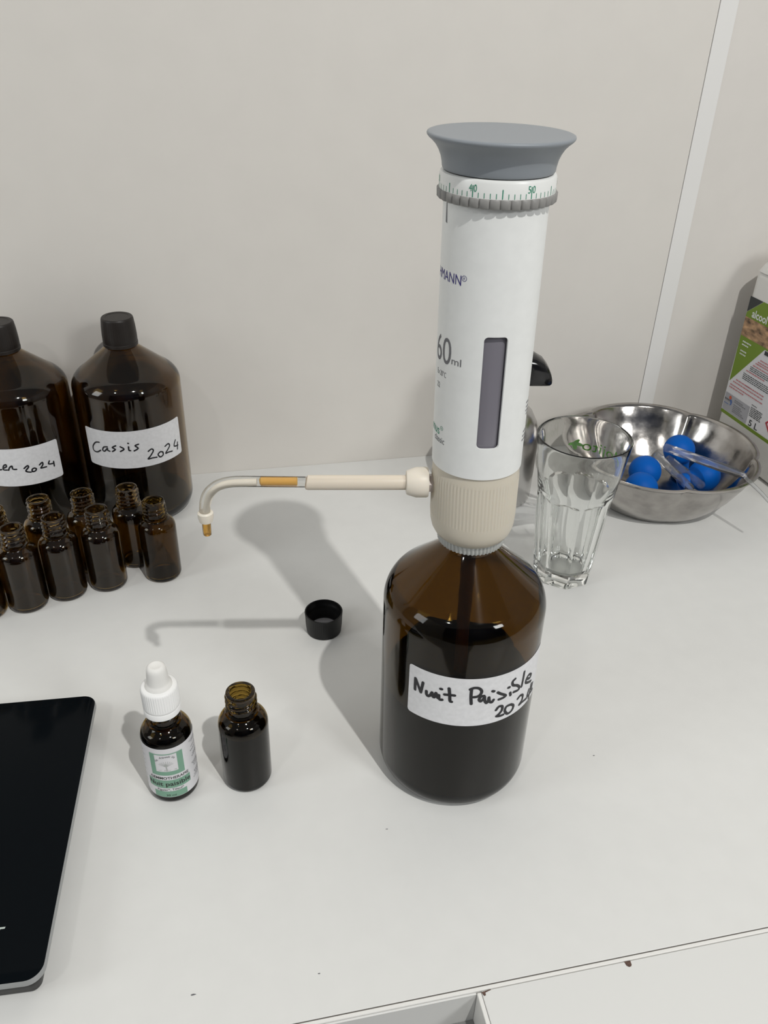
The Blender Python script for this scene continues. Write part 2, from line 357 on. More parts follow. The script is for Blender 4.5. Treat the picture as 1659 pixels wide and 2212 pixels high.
# ------------------------------------------------------------------ amber bottles
def bottle_profile(R, a, b, z0, ra, zt, rn, zn, ztop, th, floor):
    out = [(0, 0.0012), (R - a - 0.004, 0.0010), (R - a - 0.001, 0.0)] + arc(R - a, b, a, b, -90, 0, 14) + arc(R - ra, z0, ra, zt, 0, 56, 14)
    out += [(rn + (out[-1][0] - rn) * 0.1, zn - (zn - out[-1][1]) * 0.1), (rn - 0.0004, zn + 0.0012), (rn - 0.0005, ztop - 0.0004), (rn - 0.0009, ztop)]
    inn = [(0, floor), (R - a - 0.004, floor)] + arc(R - a, b + floor * 0.5, a - th, b - floor * 0.5, -90, 0, 10) + arc(R - ra, z0 - th * 0.2, ra - th, zt, 0, 56, 14)
    inn += [(rn - th, zn - th * 0.3), (rn - th, ztop - 0.0005), (rn - th + 0.0005, ztop)]
    return out, inn
def shell(name, out, inn, m, parent, n=96, rfun=None):
    return lathe(name, out + list(reversed(inn)), m, parent, n, rfun, smooth=35)

BR = 0.0494
def tall_label(parent, bot, R, a0, a1, z0, z1, strokes, w):
    bm = bmesh.new(); rect(bm, R * radians(a0), R * radians(a1), z0, z1, 0.0022)
    lb = finish(wrap(bm, R, 0.002, 0.00012), 'label', MPAPER, parent, 60)
    bm = bmesh.new()
    for s in strokes: stroke(bm, [(R * radians(p), z / 1000) for p, z in s], w)
    finish(wrap(bm, R, 0.002, 0.0003), 'handwriting', MINK, lb, 60)

# the bottle with the dispenser
db = thing('dispenser_bottle', 'brown glass bottle marked Nuit Paisible 2024 with a tall white 60 ml dispenser screwed on', 'bottle', (0.13703, 0.37967, 0))
out, inn = bottle_profile(BR, 0.0105, 0.0145, 0.1372, 0.014, 0.0187, 0.0155, 0.1767, 0.196, 0.0022, 0.0045)
shell('glass_bottle', out, inn, MAMBER, db)
liq = [(0, 0.0043), (0.034, 0.0043)] + arc(BR - 0.0105, 0.0165, 0.0087, 0.0122, -90, 0, 10) + [(BR - 0.0018, 0.0788), (BR - 0.0030, 0.0783), (0, 0.0782)]
lathe('liquid', liq, MLIQ, db, 96)
tall_label(db, None, BR, -144.3, -29.5, 0.0793, 0.1173, NUIT, 0.0019)

SH = Matrix.Identity(4); SH[0][2] = -0.01615; SH[0][3] = 0.01615 * 0.19; SH[1][2] = 0.00306; SH[1][3] = -0.00306 * 0.19
def dl(name, prof, m, parent=None, **k): return lathe(name, prof, m, parent or db, xf=SH, **k)
def dwrap(bm, R, step, off, name, m, parent):
    wrap(bm, R, step, off); bmesh.ops.transform(bm, matrix=SH, verts=bm.verts)
    return finish(bm, name, m, parent, 60)
def ridged(n, amp, z0=None, z1=None, p=1.0):
    def f(r, z, t):
        if z0 is not None and not (z0 <= z <= z1): return r
        return r + amp * (abs(cos(n * t / 2)) ** p * 2 - 1)
    return f
# adapter ring, valve block
dl('adapter_ring', [(0.0150, 0.1822), (0.0186, 0.1822), (0.0190, 0.1828), (0.0190, 0.1882), (0.0150, 0.1882)], MADAPT, n=312, rfun=lambda r, z, t: r + (0.0004 * cos(52 * t) if r > 0.018 else 0), smooth=50)
vb = dl('valve_block', [(0.0150, 0.1872), (0.0192, 0.1872), (0.0212, 0.1890), (0.0230, 0.1925), (0.0239, 0.1965), (0.0241, 0.2005), (0.0241, 0.2015), (0.0241, 0.2020), (0.0240, 0.2275), (0.0239, 0.2280), (0.0239, 0.2300), (0.0236, 0.2310), (0.0233, 0.2350), (0.0150, 0.2350)],
        MCREAM, n=450, rfun=lambda r, z, t: r + (0.00016 * cos(75 * t) if 0.2018 < z < 0.2277 and sin(t) < 0.55 and r > 0.02 else 0), smooth=50)
# sleeve with the window cut out
RS = 0.0244
bm = bmesh.new()
xa, xb = RS * radians(-270), RS * radians(90)
o1 = [(xa, 0.2344), (xb, 0.2344), (xb, 0.3725), (xa, 0.3725)]
wx0, wx1, wz0, wz1, wr = RS * radians(-110.6), RS * radians(-83.0), 0.2527, 0.3124, 0.0022
o2 = []
for cx, cy, a in ((wx1 - wr, wz0 + wr, -90), (wx1 - wr, wz1 - wr, 0), (wx0 + wr, wz1 - wr, 90), (wx0 + wr, wz0 + wr, 180)):
    o2 += [(cx + wr * cos(radians(a + 15 * i)), cy + wr * sin(radians(a + 15 * i))) for i in range(7)]
es = []
for L in (o1, o2):
    vs_ = [bm.verts.new((x, y, 0)) for x, y in L]
    es += [bm.edges.new((vs_[i], vs_[(i + 1) % len(vs_)])) for i in range(len(vs_))]
bmesh.ops.triangle_fill(bm, use_beauty=True, use_dissolve=False, edges=es)
wrap(bm, RS, 0.0016)
bmesh.ops.remove_doubles(bm, verts=bm.verts, dist=1e-6)
bmesh.ops.solidify(bm, geom=bm.faces[:], thickness=0.0011)
bmesh.ops.recalc_face_normals(bm, faces=bm.faces)
bmesh.ops.transform(bm, matrix=SH, verts=bm.verts)
sl = finish(bm, 'sleeve', MSLEEVE, db, 40)
dl('inner_cylinder', [(0.0, 0.2360), (0.0222, 0.2360), (0.0222, 0.3700), (0.0, 0.3700)], MINNER, n=72)
def sleeve_print(name, m, items):
    for s, aR, z, h, w in items:
        bm = bmesh.new(); text(bm, s, RS * radians(aR), z, h, align='RIGHT', width=w)
        dwrap(bm, RS, 0.0012, 0.0001, name, m, sl)
sleeve_print('navy_lettering', MNAVY, [('HMANN', -141.8, 0.3350, 0.0048, 0.0200)])
bm = bmesh.new(); text(bm, 'R', RS * radians(-138.0), 0.3381, 0.0012, align='CENTER')
cx, cy = RS * radians(-138.1), 0.3387
stroke(bm, [(cx + 0.00125 * cos(i * pi / 10), cy + 0.00125 * sin(i * pi / 10)) for i in range(21)], 0.00022, 2)
dwrap(bm, RS, 0.0012, 0.0001, 'navy_lettering', MNAVY, sl)
sleeve_print('grey_lettering', MGREYP, [('60', -150.5, 0.2943, 0.0134, 0.0140), ('ml', -135.6, 0.2955, 0.0038, 0.0058), ('Ex 20°C', -157.2, 0.2868, 0.0028, 0.0088), ('22', -169.5, 0.2798, 0.0028, 0.0032), ('classic', -154.4, 0.2497, 0.0036, 0.0098)])
sleeve_print('green_lettering', MGREEN, [('mus', -165.2, 0.2540, 0.0050, 0.0100)])
bm = bmesh.new(); text(bm, 'R', RS * radians(-160.6), 0.2578, 0.0010, align='CENTER')
cx, cy = RS * radians(-160.8), 0.2583
stroke(bm, [(cx + 0.0011 * cos(i * pi / 10), cy + 0.0011 * sin(i * pi / 10)) for i in range(21)], 0.0002, 2)
dwrap(bm, RS, 0.0012, 0.0001, 'green_lettering', MGREEN, sl)
bm = bmesh.new()                                       # grey marker bar and the fine print on the right-hand side
poly(bm, [(RS * radians(-174), 0.3612), (RS * radians(-170.5), 0.3608), (RS * radians(-172.5), 0.3715), (RS * radians(-174), 0.3715)])
dwrap(bm, RS, 0.0012, 0.0001, 'marker_bar', MGREYP, sl)
bm = bmesh.new(); random.seed(11)
for k, (z, a) in enumerate(((0.2725, -37.5), (0.2700, -36.5), (0.2678, -37), (0.2656, -34), (0.2560, -38), (0.2535, -39), (0.2512, -40))):
    x = RS * radians(a)
    for i in range(4):
        w = random.uniform(0.0012, 0.0026); rect(bm, x, x + w, z, z + 0.0009); x += w + 0.0006
dwrap(bm, RS, 0.0012, 0.0001, 'fine_print', MGREYP, sl)['kind'] = 'stuff'
# dial: knurled grey ring, white scale ring, flared knob
dl('knurled_ring', [(0.0236, 0.3708), (0.0266, 0.3708), (0.0271, 0.3713), (0.0272, 0.3745), (0.0268, 0.3750), (0.0236, 0.3750)], MKNURL, n=360, rfun=lambda r, z, t: r + (0.0005 * (2 * abs(cos(18 * t)) ** 0.45 - 1) if r > 0.026 else 0), smooth=50)
sr = dl('scale_ring', [(0.0230, 0.3749), (0.0267, 0.3749), (0.0266, 0.3812), (0.0262, 0.3822), (0.0252, 0.3826), (0.0230, 0.3826)], MRINGW, n=120)
bm = bmesh.new(); RW = 0.02667
for u in range(8, 71):
    a = -103.4 + (u - 45) * 5.7
    if u % 10 == 0: h, w = 0.0050, 0.00042
    elif u % 5 == 0: h, w = 0.0040, 0.00042
    else: h, w = 0.0022, 0.00028
    x = RW * radians(a); rect(bm, x - w / 2, x + w / 2, 0.3752, 0.3752 + h)
    if u % 10 == 0:
        text(bm, str(u // 10), x - 0.00045, 0.3776, 0.0030, align='RIGHT', width=0.0014)
        text(bm, '0', x + 0.00045, 0.3776, 0.0030, align='LEFT', width=0.0014)
dwrap(bm, RW, 0.0012, 0.0001, 'scale_marks', MGREEN, sr)
dl('neck_gap', [(0.0, 0.3822), (0.0247, 0.3822), (0.0247, 0.3834), (0.0, 0.3834)], MBLACKP, n=72)
kn = [(0.0, 0.3830), (0.0250, 0.3830), (0.0254, 0.3833), (0.0257, 0.3840), (0.0259, 0.3858), (0.0265, 0.3884), (0.0275, 0.3908), (0.0290, 0.3932), (0.0308, 0.3950), (0.0322, 0.3961), (0.0329, 0.3969), (0.03305, 0.3975), (0.0328, 0.3981), (0.0321, 0.3984), (0.0305, 0.3984), (0.025, 0.3983), (0.012, 0.3982), (0, 0.3982)]
dl('dial_knob', kn, MKNOB, n=120, smooth=60)
# intake tube
bm = tube(bmesh.new(), [(0, 0, 0.184), (0.001, 0.001, 0.12), (0.003, 0.002, 0.06), (0.004, 0.002, 0.010)], 0.0042, 24)
finish(bm, 'intake_tube', MTUBE, db)
# discharge nozzle
nv = Vector((cos(radians(170.6)), sin(radians(170.6)), 0)); n0 = Vector((-0.01615 * 0.03, 0.00306 * 0.03, 0))
def N(s, z): return n0 + nv * s + Vector((0, 0, z))
fl = finish(tube(bmesh.new(), [N(0.022, 0.2188), N(0.0275, 0.2188)], 0.0052, 6), 'valve_socket', MPINK, db, 30)
bm = tube(bmesh.new(), [N(0.0262, 0.2192), N(0.0272, 0.2192), N(0.0330, 0.2191), N(0.0372, 0.2190), N(0.0382, 0.2190), N(0.0386, 0.2190)], [0.0082, 0.0086, 0.0085, 0.0071, 0.0066, 0.0045], 40)
finish(bm, 'union_nut', MCREAM2, db, 40)
nz = finish(tube(bmesh.new(), [N(0.038, 0.2190), N(0.0928, 0.2190), N(0.0935, 0.2191), N(0.0940, 0.2192)], [0.0042, 0.0042, 0.0040, 0.0030], 28), 'nozzle_tube', mat('cream_nozzle_plastic', (0.74, 0.66, 0.55), 0.35, 0.45, sss=0.2), db)
cl = [(0.0938, 0.2193), (0.112, 0.2195), (0.128, 0.2197), (0.1345, 0.2194), (0.1400, 0.2182), (0.1446, 0.2156), (0.1482, 0.2117), (0.1502, 0.2065), (0.1509, 0.2010), (0.1509, 0.1970)]
P = [N(a, b) for a, b in smoothpts(cl, 5)]
finish(tube(bmesh.new(), P, 0.0031, 24), 'clear_tube', MPLAST, db)
finish(tube(bmesh.new(), [N(0.0985, 0.2196), N(0.0990, 0.2196), N(0.1185, 0.2197), N(0.1192, 0.2196)], [0.0018, 0.0024, 0.0024, 0.0016], 18), 'liquid_in_tube', MAMBLIQ, db)
P = [N(a, b) for a, b in smoothpts([(0.121, 0.2192), (0.128, 0.2190), (0.1345, 0.2186), (0.1397, 0.2173), (0.1437, 0.2148), (0.1470, 0.2110), (0.1489, 0.2062), (0.1500, 0.2010), (0.1506, 0.1975)], 5)]
finish(tube(bmesh.new(), P, 0.0020, 18), 'inner_tube', mat('ivory_inner_tube', (0.86, 0.80, 0.70), 0.4, 0.4), db)
ct = finish(tube(bmesh.new(), [N(0.1508, 0.2002), N(0.1508, 0.1994), N(0.1508, 0.1965), N(0.1508, 0.1938), N(0.1508, 0.1930)], [0.0036, 0.0044, 0.0044, 0.0038, 0.0026], 24), 'tip_collar', MCREAM2, db)
finish(tube(bmesh.new(), [N(0.1508, 0.1934), N(0.1509, 0.1850), N(0.1509, 0.1845)], [0.0025, 0.0024, 0.0020], 20), 'tip_tube', glass('amber_filled_tip', (0.93, 0.70, 0.34), 1.3, 0.0, 0.7), db)

# the two big stock bottles
def stock_bottle(loc, a0, a1, z0, z1, strokes, label):
    t = thing('stock_bottle', label, 'bottle', loc, 0, 'large brown stock bottles against the wall')
    out, inn = bottle_profile(BR, 0.0105, 0.0145, 0.1334, 0.0232, 0.0182, 0.0136, 0.1698, 0.188, 0.0022, 0.0050)
    shell('glass_bottle', out, inn, MAMBER2, t)
    lathe('liquid', [(0, 0.0046), (0.034, 0.0046)] + arc(BR - 0.0105, 0.0168, 0.0086, 0.0122, -90, -30, 6) + [(0, 0.0107)], MLIQ, t, 72)
    cp = lathe('cap', [(0, 0.1700), (0.0150, 0.1700), (0.0155, 0.1704), (0.0156, 0.1730), (0.0152, 0.1734), (0.0152, 0.1738), (0.0154, 0.1742), (0.0153, 0.1800), (0.0149, 0.1880), (0.0143, 0.1945), (0.0139, 0.1958), (0.0132, 0.1964), (0.0106, 0.1964), (0.0103, 0.1961), (0.0100, 0.1961), (0, 0.1961)], MCAPB, t, n=192,
               rfun=lambda r, z, q: r + (0.00008 * cos(48 * q) if 0.1745 < z < 0.1945 and r > 0.0138 else 0))
    if strokes: tall_label(t, None, BR, a0, a1, z0, z1, strokes, 0.0014)
    return t
stock_bottle((-0.08203, 0.75700, 0), -142.6, -27.6, 0.0671, 0.1052, CASS, 'big brown stock bottle with a white label reading Cassis 2024')
stock_bottle((-0.18411, 0.75750, 0), -158.0, -43.0, 0.0573, 0.0955, IER, 'big brown stock bottle cut by the left edge of the photo, label ending in 2024')

# ------------------------------------------------------------------ small dropper-sized bottles
SR = 0.0161
def thread(r, z, t):
    if r > 0.0088 and 0.0635 < z < 0.0752:
        u = (z - 0.0645 - 0.0036 * (t / (2 * pi)))
        h = 0.0
        for k in range(-1, 3):
            d = (u - 0.0036 * k) / 0.0011
            zc = 0.0645 + 0.0036 * (t / (2 * pi)) + 0.0036 * k
            if abs(d) < 1 and 0.0640 < zc < 0.0742: h = max(h, 0.0011 * (0.5 + 0.5 * cos(pi * d)))
        return r + h
    return r
so = [(0, 0.0010), (0.0115, 0.0008), (0.0128, 0.0)] + arc(SR - 0.0030, 0.0042, 0.0030, 0.0042, -90, 0, 8) + arc(SR - 0.0058, 0.0503, 0.0058, 0.0080, 0, 66, 10) + [(0.0103, 0.0588), (0.0097, 0.0596), (0.0106, 0.0602), (0.0109, 0.0612), (0.0104, 0.0622), (0.0091, 0.0628)]
so += [(0.0090, 0.0630 + 0.0004 * i) for i in range(1, 32)] + [(0.0093, 0.0760), (0.0092, 0.0768), (0.0084, 0.0772)]
si = [(0, 0.0028), (0.0115, 0.0028)] + arc(SR - 0.0042, 0.0055, 0.0025, 0.0027, -90, 0, 6) + arc(SR - 0.0068, 0.0495, 0.0051, 0.0072, 0, 60, 8) + [(0.0074, 0.0590), (0.0066, 0.0615), (0.0064, 0.0760), (0.0068, 0.0770), (0.0078, 0.0773)]
sliq = [(0, 0.0025), (0.0113, 0.0025)] + arc(SR - 0.0042, 0.0055, 0.0027, 0.0030, -90, 0, 6) + [(SR - 0.0015, 0.0486), (SR - 0.0024, 0.0485), (0, 0.0484)]
def small_bottle(loc, label, filled, group=None, m=MAMBER):
    t = thing('small_bottle', label, 'bottle', loc, 0, group)
    shell('glass_bottle', so, si, m, t, 72, thread)
    if filled: lathe('liquid', sliq, MLIQ, t, 64)
    return t
small_bottle((-0.00222, 0.38669, 0), 'open brown glass bottle filled with dark liquid, right of the dropper bottle', True)
GRP = 'empty small brown bottles standing in front of the stock bottles'
b0 = small_bottle((-0.0613, 0.6290, 0), 'small open empty bottle at the right end of the front row, lightest brown of all', False, GRP, MAMBER)
b0 = small_bottle((-0.1080, 0.6235, 0), 'small open brown bottle in the front row, second from the right end', False, GRP, MAMBER2)
b0.rotation_euler.z = radians(40)
for x, y, a, lb in ((-0.1415, 0.6160, 95, 'small open brown bottle in the front row, third from the right end'),
                    (-0.1722, 0.6050, 150, 'small open brown bottle in the front row, fourth from the right end'),
                    (-0.0850, 0.6555, 210, 'small open brown bottle in the back row, just behind the lightest brown one'),
                    (-0.1225, 0.6530, 260, 'small open brown bottle in the back row, under the left corner of the Cassis label'),
                    (-0.1575, 0.6480, 310, 'small open brown bottle in the back row, second from the left edge'),
                    (-0.1925, 0.6370, 20, 'small open brown bottle in the back row, half its neck cut by the left edge'),
                    (-0.2045, 0.5990, 70, 'small brown bottle cut off by the left edge in front')):
    copy_thing(b0, (x, y, 0), radians(a), lb)

# dropper bottle
dr = thing('dropper_bottle', 'small brown dropper bottle with a white cap and a green Nuit paisible label', 'bottle', (-0.05036, 0.38809, 0))
shell('glass_bottle', so, si, MAMBER, dr, 72, thread)
lathe('liquid', sliq, MLIQ, dr, 64)
lathe('cap', [(0.0093, 0.0745), (0.0110, 0.0745), (0.0113, 0.0749), (0.0113, 0.0756), (0.0113, 0.0762), (0.0112, 0.0766), (0.0112, 0.0880), (0.0108, 0.0893), (0.0100, 0.0899), (0.0070, 0.0900), (0.0070, 0.0890)], MWCAP, dr, n=288,
      rfun=lambda r, z, t: r + (0.00016 * cos(48 * t) if 0.0765 < z < 0.0882 and r > 0.011 else 0), smooth=50)
lathe('seal_ring', [(0.0093, 0.0695), (0.0110, 0.0695), (0.0114, 0.0699), (0.0114, 0.0738), (0.0111, 0.0742), (0.0093, 0.0742)], MWCAP, dr, n=72)
lathe('rubber_bulb', [(0.0069, 0.0895), (0.0082, 0.0901), (0.0081, 0.0912), (0.0070, 0.0920), (0.0066, 0.0935), (0.0064, 0.0980), (0.0060, 0.1020), (0.0056, 0.1040), (0.0046, 0.1052), (0.0036, 0.1056), (0.0030, 0.1054), (0.0010, 0.1050), (0, 0.1050)], MRUBW, dr, n=48, smooth=70)
finish(tube(bmesh.new(), [(0, 0, 0.072), (0, 0, 0.012)], 0.0028, 16), 'glass_pipette', mat('brown_pipette', (0.20, 0.10, 0.03), 0.2), dr)
bm = bmesh.new(); rect(bm, SR * radians(-196), SR * radians(12), 0.0065, 0.0508, 0.0008)
lb = finish(wrap(bm, SR, 0.001, 0.0001), 'label', MPAPER2, dr, 60)
def dprint(name, m, fn, off=0.0002):
    bm = bmesh.new(); fn(bm, lambda a: SR * radians(a)); return finish(wrap(bm, SR, 0.0008, off), name, m, lb, 60)
def f(bm, A):
    rect(bm, A(-131.5), A(-119.5), 0.0272, 0.0465); rect(bm, A(-69.5), A(-55.5), 0.0272, 0.0465)
    rect(bm, A(-119.5), A(-69.5), 0.0457, 0.0465); rect(bm, A(-119.5), A(-69.5), 0.0272, 0.0306)
    rect(bm, A(-145.5), A(-44.5), 0.0153, 0.0226); rect(bm, A(-132.5), A(-56.8), 0.0068, 0.0122)
dprint('green_print', MMINT, f)
def f(bm, A):
    text(bm, 'GEMMOTHERAPIE', A(-92.5), 0.0236, 0.0022, align='CENTER', width=SR * radians(90), bold=0.008)
    text(bm, 'Nuit paisible', A(-94.5), 0.0174, 0.0036, align='CENTER', width=SR * radians(99), bold=0.014)
    text(bm, 'Figuier*, Tilleul*', A(-93.5), 0.0129, 0.0018, align='CENTER', width=SR * radians(60))
    text(bm, '30 ml', A(-94), 0.0078, 0.0016, align='CENTER', width=SR * radians(22))
dprint('black_lettering', MPRINT, f, 0.0003)
def f(bm, A):
    for w, a, z, ro in (('Les', -117.5, 0.0395, 38), ('Arbres', -108, 0.0424, 12), ('de', -90, 0.0434, -8), ('Vie', -82, 0.0427, -36)):
        text(bm, w, A(a), z, 0.0018, rot=radians(ro), shear=0.3, xs=0.72)
dprint('script_lettering', MGREYP, f, 0.0003)
def f(bm, A):
    random.seed(2)
    stroke(bm, [(A(-94), 0.0316), (A(-95), 0.0345), (A(-95.5), 0.0375)], 0.0007)
    for k in range(9):
        t = radians(20 + 17.5 * k)
        stroke(bm, [(A(-95.3), 0.0352), (A(-95) + 0.0026 * cos(t), 0.0358 + 0.0020 * sin(t)), (A(-95) + 0.0047 * cos(t), 0.0360 + 0.0040 * sin(t))], 0.00022, 3)
    for k in range(16):
        x = A(-94.5) + random.uniform(-0.0055, 0.0055); stroke(bm, [(x, random.uniform(0.0312, 0.0322)), (x + 0.0006, random.uniform(0.0314, 0.0326))], 0.00018, 2)
dprint('tree_drawing', MLGREYP, f, 0.0003)
def f(bm, A):
    random.seed(3)
    for k, z in enumerate((0.0470, 0.0455, 0.0415, 0.0385, 0.0345, 0.0330, 0.0275, 0.0260, 0.0240, 0.0190, 0.0175, 0.0160, 0.0145)):
        x = A(random.choice((-34, -30, -27)))
        for i in range(5):
            w = random.uniform(0.0006, 0.0014); rect(bm, x, x + w, z, z + 0.0005); x += w + 0.0004
    for z in (0.044, 0.040, 0.035, 0.031, 0.026, 0.021, 0.016):
        x = A(-170)
        for i in range(4):
            w = random.uniform(0.0005, 0.0012); rect(bm, x, x + w, z, z + 0.0004); x += w + 0.0004
dprint('fine_print', MGREYP, f, 0.0003)['kind'] = 'stuff'

# black screw cap lying open side up
sc_ = lathe('screw_cap', [(0, 0.0), (0.0135, 0.0), (0.0142, 0.0006), (0.0148, 0.0080), (0.0154, 0.0185), (0.0155, 0.0194), (0.0151, 0.0197), (0.0145, 0.0194), (0.0142, 0.0150), (0.0138, 0.0146), (0.0136, 0.0110), (0.0132, 0.0030), (0.0125, 0.0022), (0, 0.0022)], MBLACKP, None, n=216,
      rfun=lambda r, z, t: r + (0.00014 * cos(54 * t) if 0.001 < z < 0.0180 and r > 0.0140 and (z < 0.0145 or r > 0.0147) else 0), smooth=45)
sct = thing('screw_cap', 'black ribbed screw cap lying upside down beside the dispenser bottle', 'cap', (0.06982, 0.52641, 0))
sc_.parent = sct; sc_.name = 'cap_shell'
lathe('liner', [(0, 0.0022), (0.0112, 0.0022), (0.0117, 0.0026), (0.0112, 0.0030), (0, 0.0030)], MLINER, sct, n=48)

# ------------------------------------------------------------------ kitchen scale at the left edge
ks = thing('kitchen_scale', 'flat black glass kitchen scale cut by the left edge of the photo', 'scale', (0, 0, 0))
W_, D_ = 0.165, 0.2035
ca, sa = cos(radians(-3.1)), sin(radians(-3.1))
tr = (-0.1026, 0.4612)
ks.location = (tr[0] - (W_ / 2 * ca - D_ / 2 * sa), tr[1] - (W_ / 2 * sa + D_ / 2 * ca), 0); ks.rotation_euler = (0, 0, radians(-3.1))
def rrect(x0, x1, y0, y1, r, n=8):
    p = []
    for cx, cy, a in ((x1 - r, y0 + r, -90), (x1 - r, y1 - r, 0), (x0 + r, y1 - r, 90), (x0 + r, y0 + r, 180)):
        p += [(cx + r * cos(radians(a + 90 * i / n)), cy + r * sin(radians(a + 90 * i / n))) for i in range(n + 1)]
    return p
def slab(bm, layers):
    rows = [[bm.verts.new((x, y, z)) for x, y in rrect(-W_ / 2 + d, W_ / 2 - d, -D_ / 2 + d, D_ / 2 - d, max(0.002, 0.0095 - d))] for d, z in layers]
    for a, b in zip(rows, rows[1:]):
        for k in range(len(a)): bm.faces.new((a[k], a[(k + 1) % len(a)], b[(k + 1) % len(a)], b[k]))
    bm.faces.new(list(reversed(rows[0]))); bm.faces.new(rows[-1]); return bm
finish(slab(bmesh.new(), [(0.006, 0.0015), (0.0045, 0.003), (0.0030, 0.0135), (0.0035, 0.0150)]), 'scale_body', MBLACKP, ks)
finish(slab(bmesh.new(), [(0.0008, 0.0150), (0.0002, 0.0156), (0.0, 0.0168), (0.0002, 0.0192), (0.0004, 0.0197)]), 'glass_edge', MRIMG, ks, 30)
finish(slab(bmesh.new(), [(0.0006, 0.0190), (0.0006, 0.0198), (0.0010, 0.0200)]), 'glass_plate', MSCALE, ks, 30)
bm = bmesh.new(); text(bm, 'T', 0, 0, 0.0058, align='RIGHT', width=0.0058, shear=0.25, bold=0.02)
lo = Matrix.Rotation(radians(3.1), 2) @ Vector((-0.1368 - ks.location.x, 0.2852 - ks.location.y))
finish(bm, 'lettering', mat('pale_grey_lettering', (0.50, 0.56, 0.53), 0.4), ks, 0, (lo.x, lo.y, 0.02006))
for sx in (-1, 1):
    for sy in (-1, 1):
        lathe('foot', [(0, 0), (0.006, 0), (0.006, 0.0018), (0, 0.0018)], MBLACKP, ks, 24, loc=(sx * (W_ / 2 - 0.02), sy * (D_ / 2 - 0.02), 0))

# ------------------------------------------------------------------ tumbler
tm = thing('glass_tumbler', 'clear faceted glass tumbler with a green Mojito print, in front of the steel bowl', 'glass', (0.29666, 0.56690, 0))
NF = 8; TV = radians(-104)
def cone(z): return 0.0395 - (0.141 - z) * 0.128
def facet(r, z, t):
    if r < 0.0245 or z > 0.0955: return r
    d = (t % (2 * pi / NF)) - pi / NF
    ap = 0.0244 + (z / 0.088) * 0.0064
    fr = ap / cos(d)
    zt_ = 0.0905 - 0.003 * (d / (pi / NF)) ** 2
    k = min(1, max(0, (z - zt_ + 0.0022) / 0.0022)); k = k * k * (3 - 2 * k)
    fr = min(fr, cone(z) + 0.0002 if z > 0.086 else 0.0327 - (0.086 - z) * 0.05)
    if z < 0.0022: fr -= (0.0022 - z) * 0.5
    return fr * (1 - k) + cone(z) * k
tp = [(0, 0.0022), (0.0150, 0.0020), (0.0215, 0.0005), (0.0250, 0.0)] + [(0.03, 0.0006 + i * 0.0009) for i in range(3)] + [(0.03, 0.006 + 0.004 * i) for i in range(19)] + [(0.03, 0.0815 + 0.0007 * i) for i in range(20)]
tp += [(cone(z), z) for z in (0.0965, 0.105, 0.115, 0.125, 0.134, 0.1395)] + [(0.0393, 0.1407), (0.0388, 0.1412), (0.0381, 0.1412), (0.0375, 0.1406)]
tp += [(cone(z) - 0.0021, z) for z in (0.1385, 0.13, 0.12, 0.11, 0.10)] + [(0.0301, 0.092), (0.0282, 0.084), (0.0264, 0.065), (0.0243, 0.042), (0.0227, 0.024), (0.0214, 0.0165), (0.0185, 0.0125), (0.012, 0.0112), (0, 0.0108)]
def tf(r, z, t): return facet(r, z, t) if abs(r - 0.03) < 1e-9 or (r == 0.0250 and z == 0.0) else r
lathe('tumbler_body', tp, MCLEAR, tm, n=160, rfun=tf, smooth=24, xf=Matrix.Rotation(TV, 4, 'Z')).cycles.is_caustics_caster = True
bm = bmesh.new(); RG = 0.0361
text(bm, 'Mojito', RG * radians(-6), 0.1100, 0.0095, align='LEFT', width=RG * radians(70))
gl_ = finish(wrap(bm, RG, 0.001, 0.0003), 'lettering', MGRASS, tm, 60)
bm = bmesh.new()
for a, z, s, ro in ((70, 0.1150, 0.0050, 20), (74.5, 0.1128, 0.0048, 75), (78, 0.1152, 0.0042, -20), (73, 0.1172, 0.0040, 130)):
    x = RG * radians(a)
    poly(bm, [(x + s * (cos(u) * cos(radians(ro)) - 0.45 * sin(u) * sin(radians(ro))), z + s * 0.75 * (cos(u) * sin(radians(ro)) + 0.45 * sin(u) * cos(radians(ro)))) for u in [2 * pi * i / 12 for i in range(12)]])
finish(wrap(bm, RG, 0.001, 0.0003), 'leaf_print', MGRASS, tm, 60)

# ------------------------------------------------------------------ steel bowl and what lies in it
bx, by = 0.4451, 0.6869
def petal(r, z, t):
    w = min(1, max(0, (r - 0.056) / 0.035))
    s = abs(sin(2.5 * (t - radians(-30)))) ** 0.42
    return r * (1 + w * (0.085 * s - 0.052))
bp = [(r, z) for r, z in [(0, 0.0), (0.058, 0.0), (0.0612, 0.0012), (0.070, 0.0100), (0.0815, 0.0260), (0.0905, 0.0440), (0.0945, 0.0545), (0.0975, 0.0570), (0.0990, 0.0582), (0.0988, 0.0594), (0.0972, 0.0600), (0.0945, 0.0592), (0.0925, 0.0570), (0.0890, 0.0455), (0.0800, 0.0272), (0.0685, 0.0115), (0.0620, 0.0042), (0.0560, 0.0022), (0, 0.0020)]]
bo = lathe('steel_bowl', bp, MSTEEL, None, n=200, rfun=petal, smooth=45, loc=(bx, by, 0))
tag(bo, 'worn stainless steel bowl with a wavy rim, holding blue rubber bulbs', 'bowl')
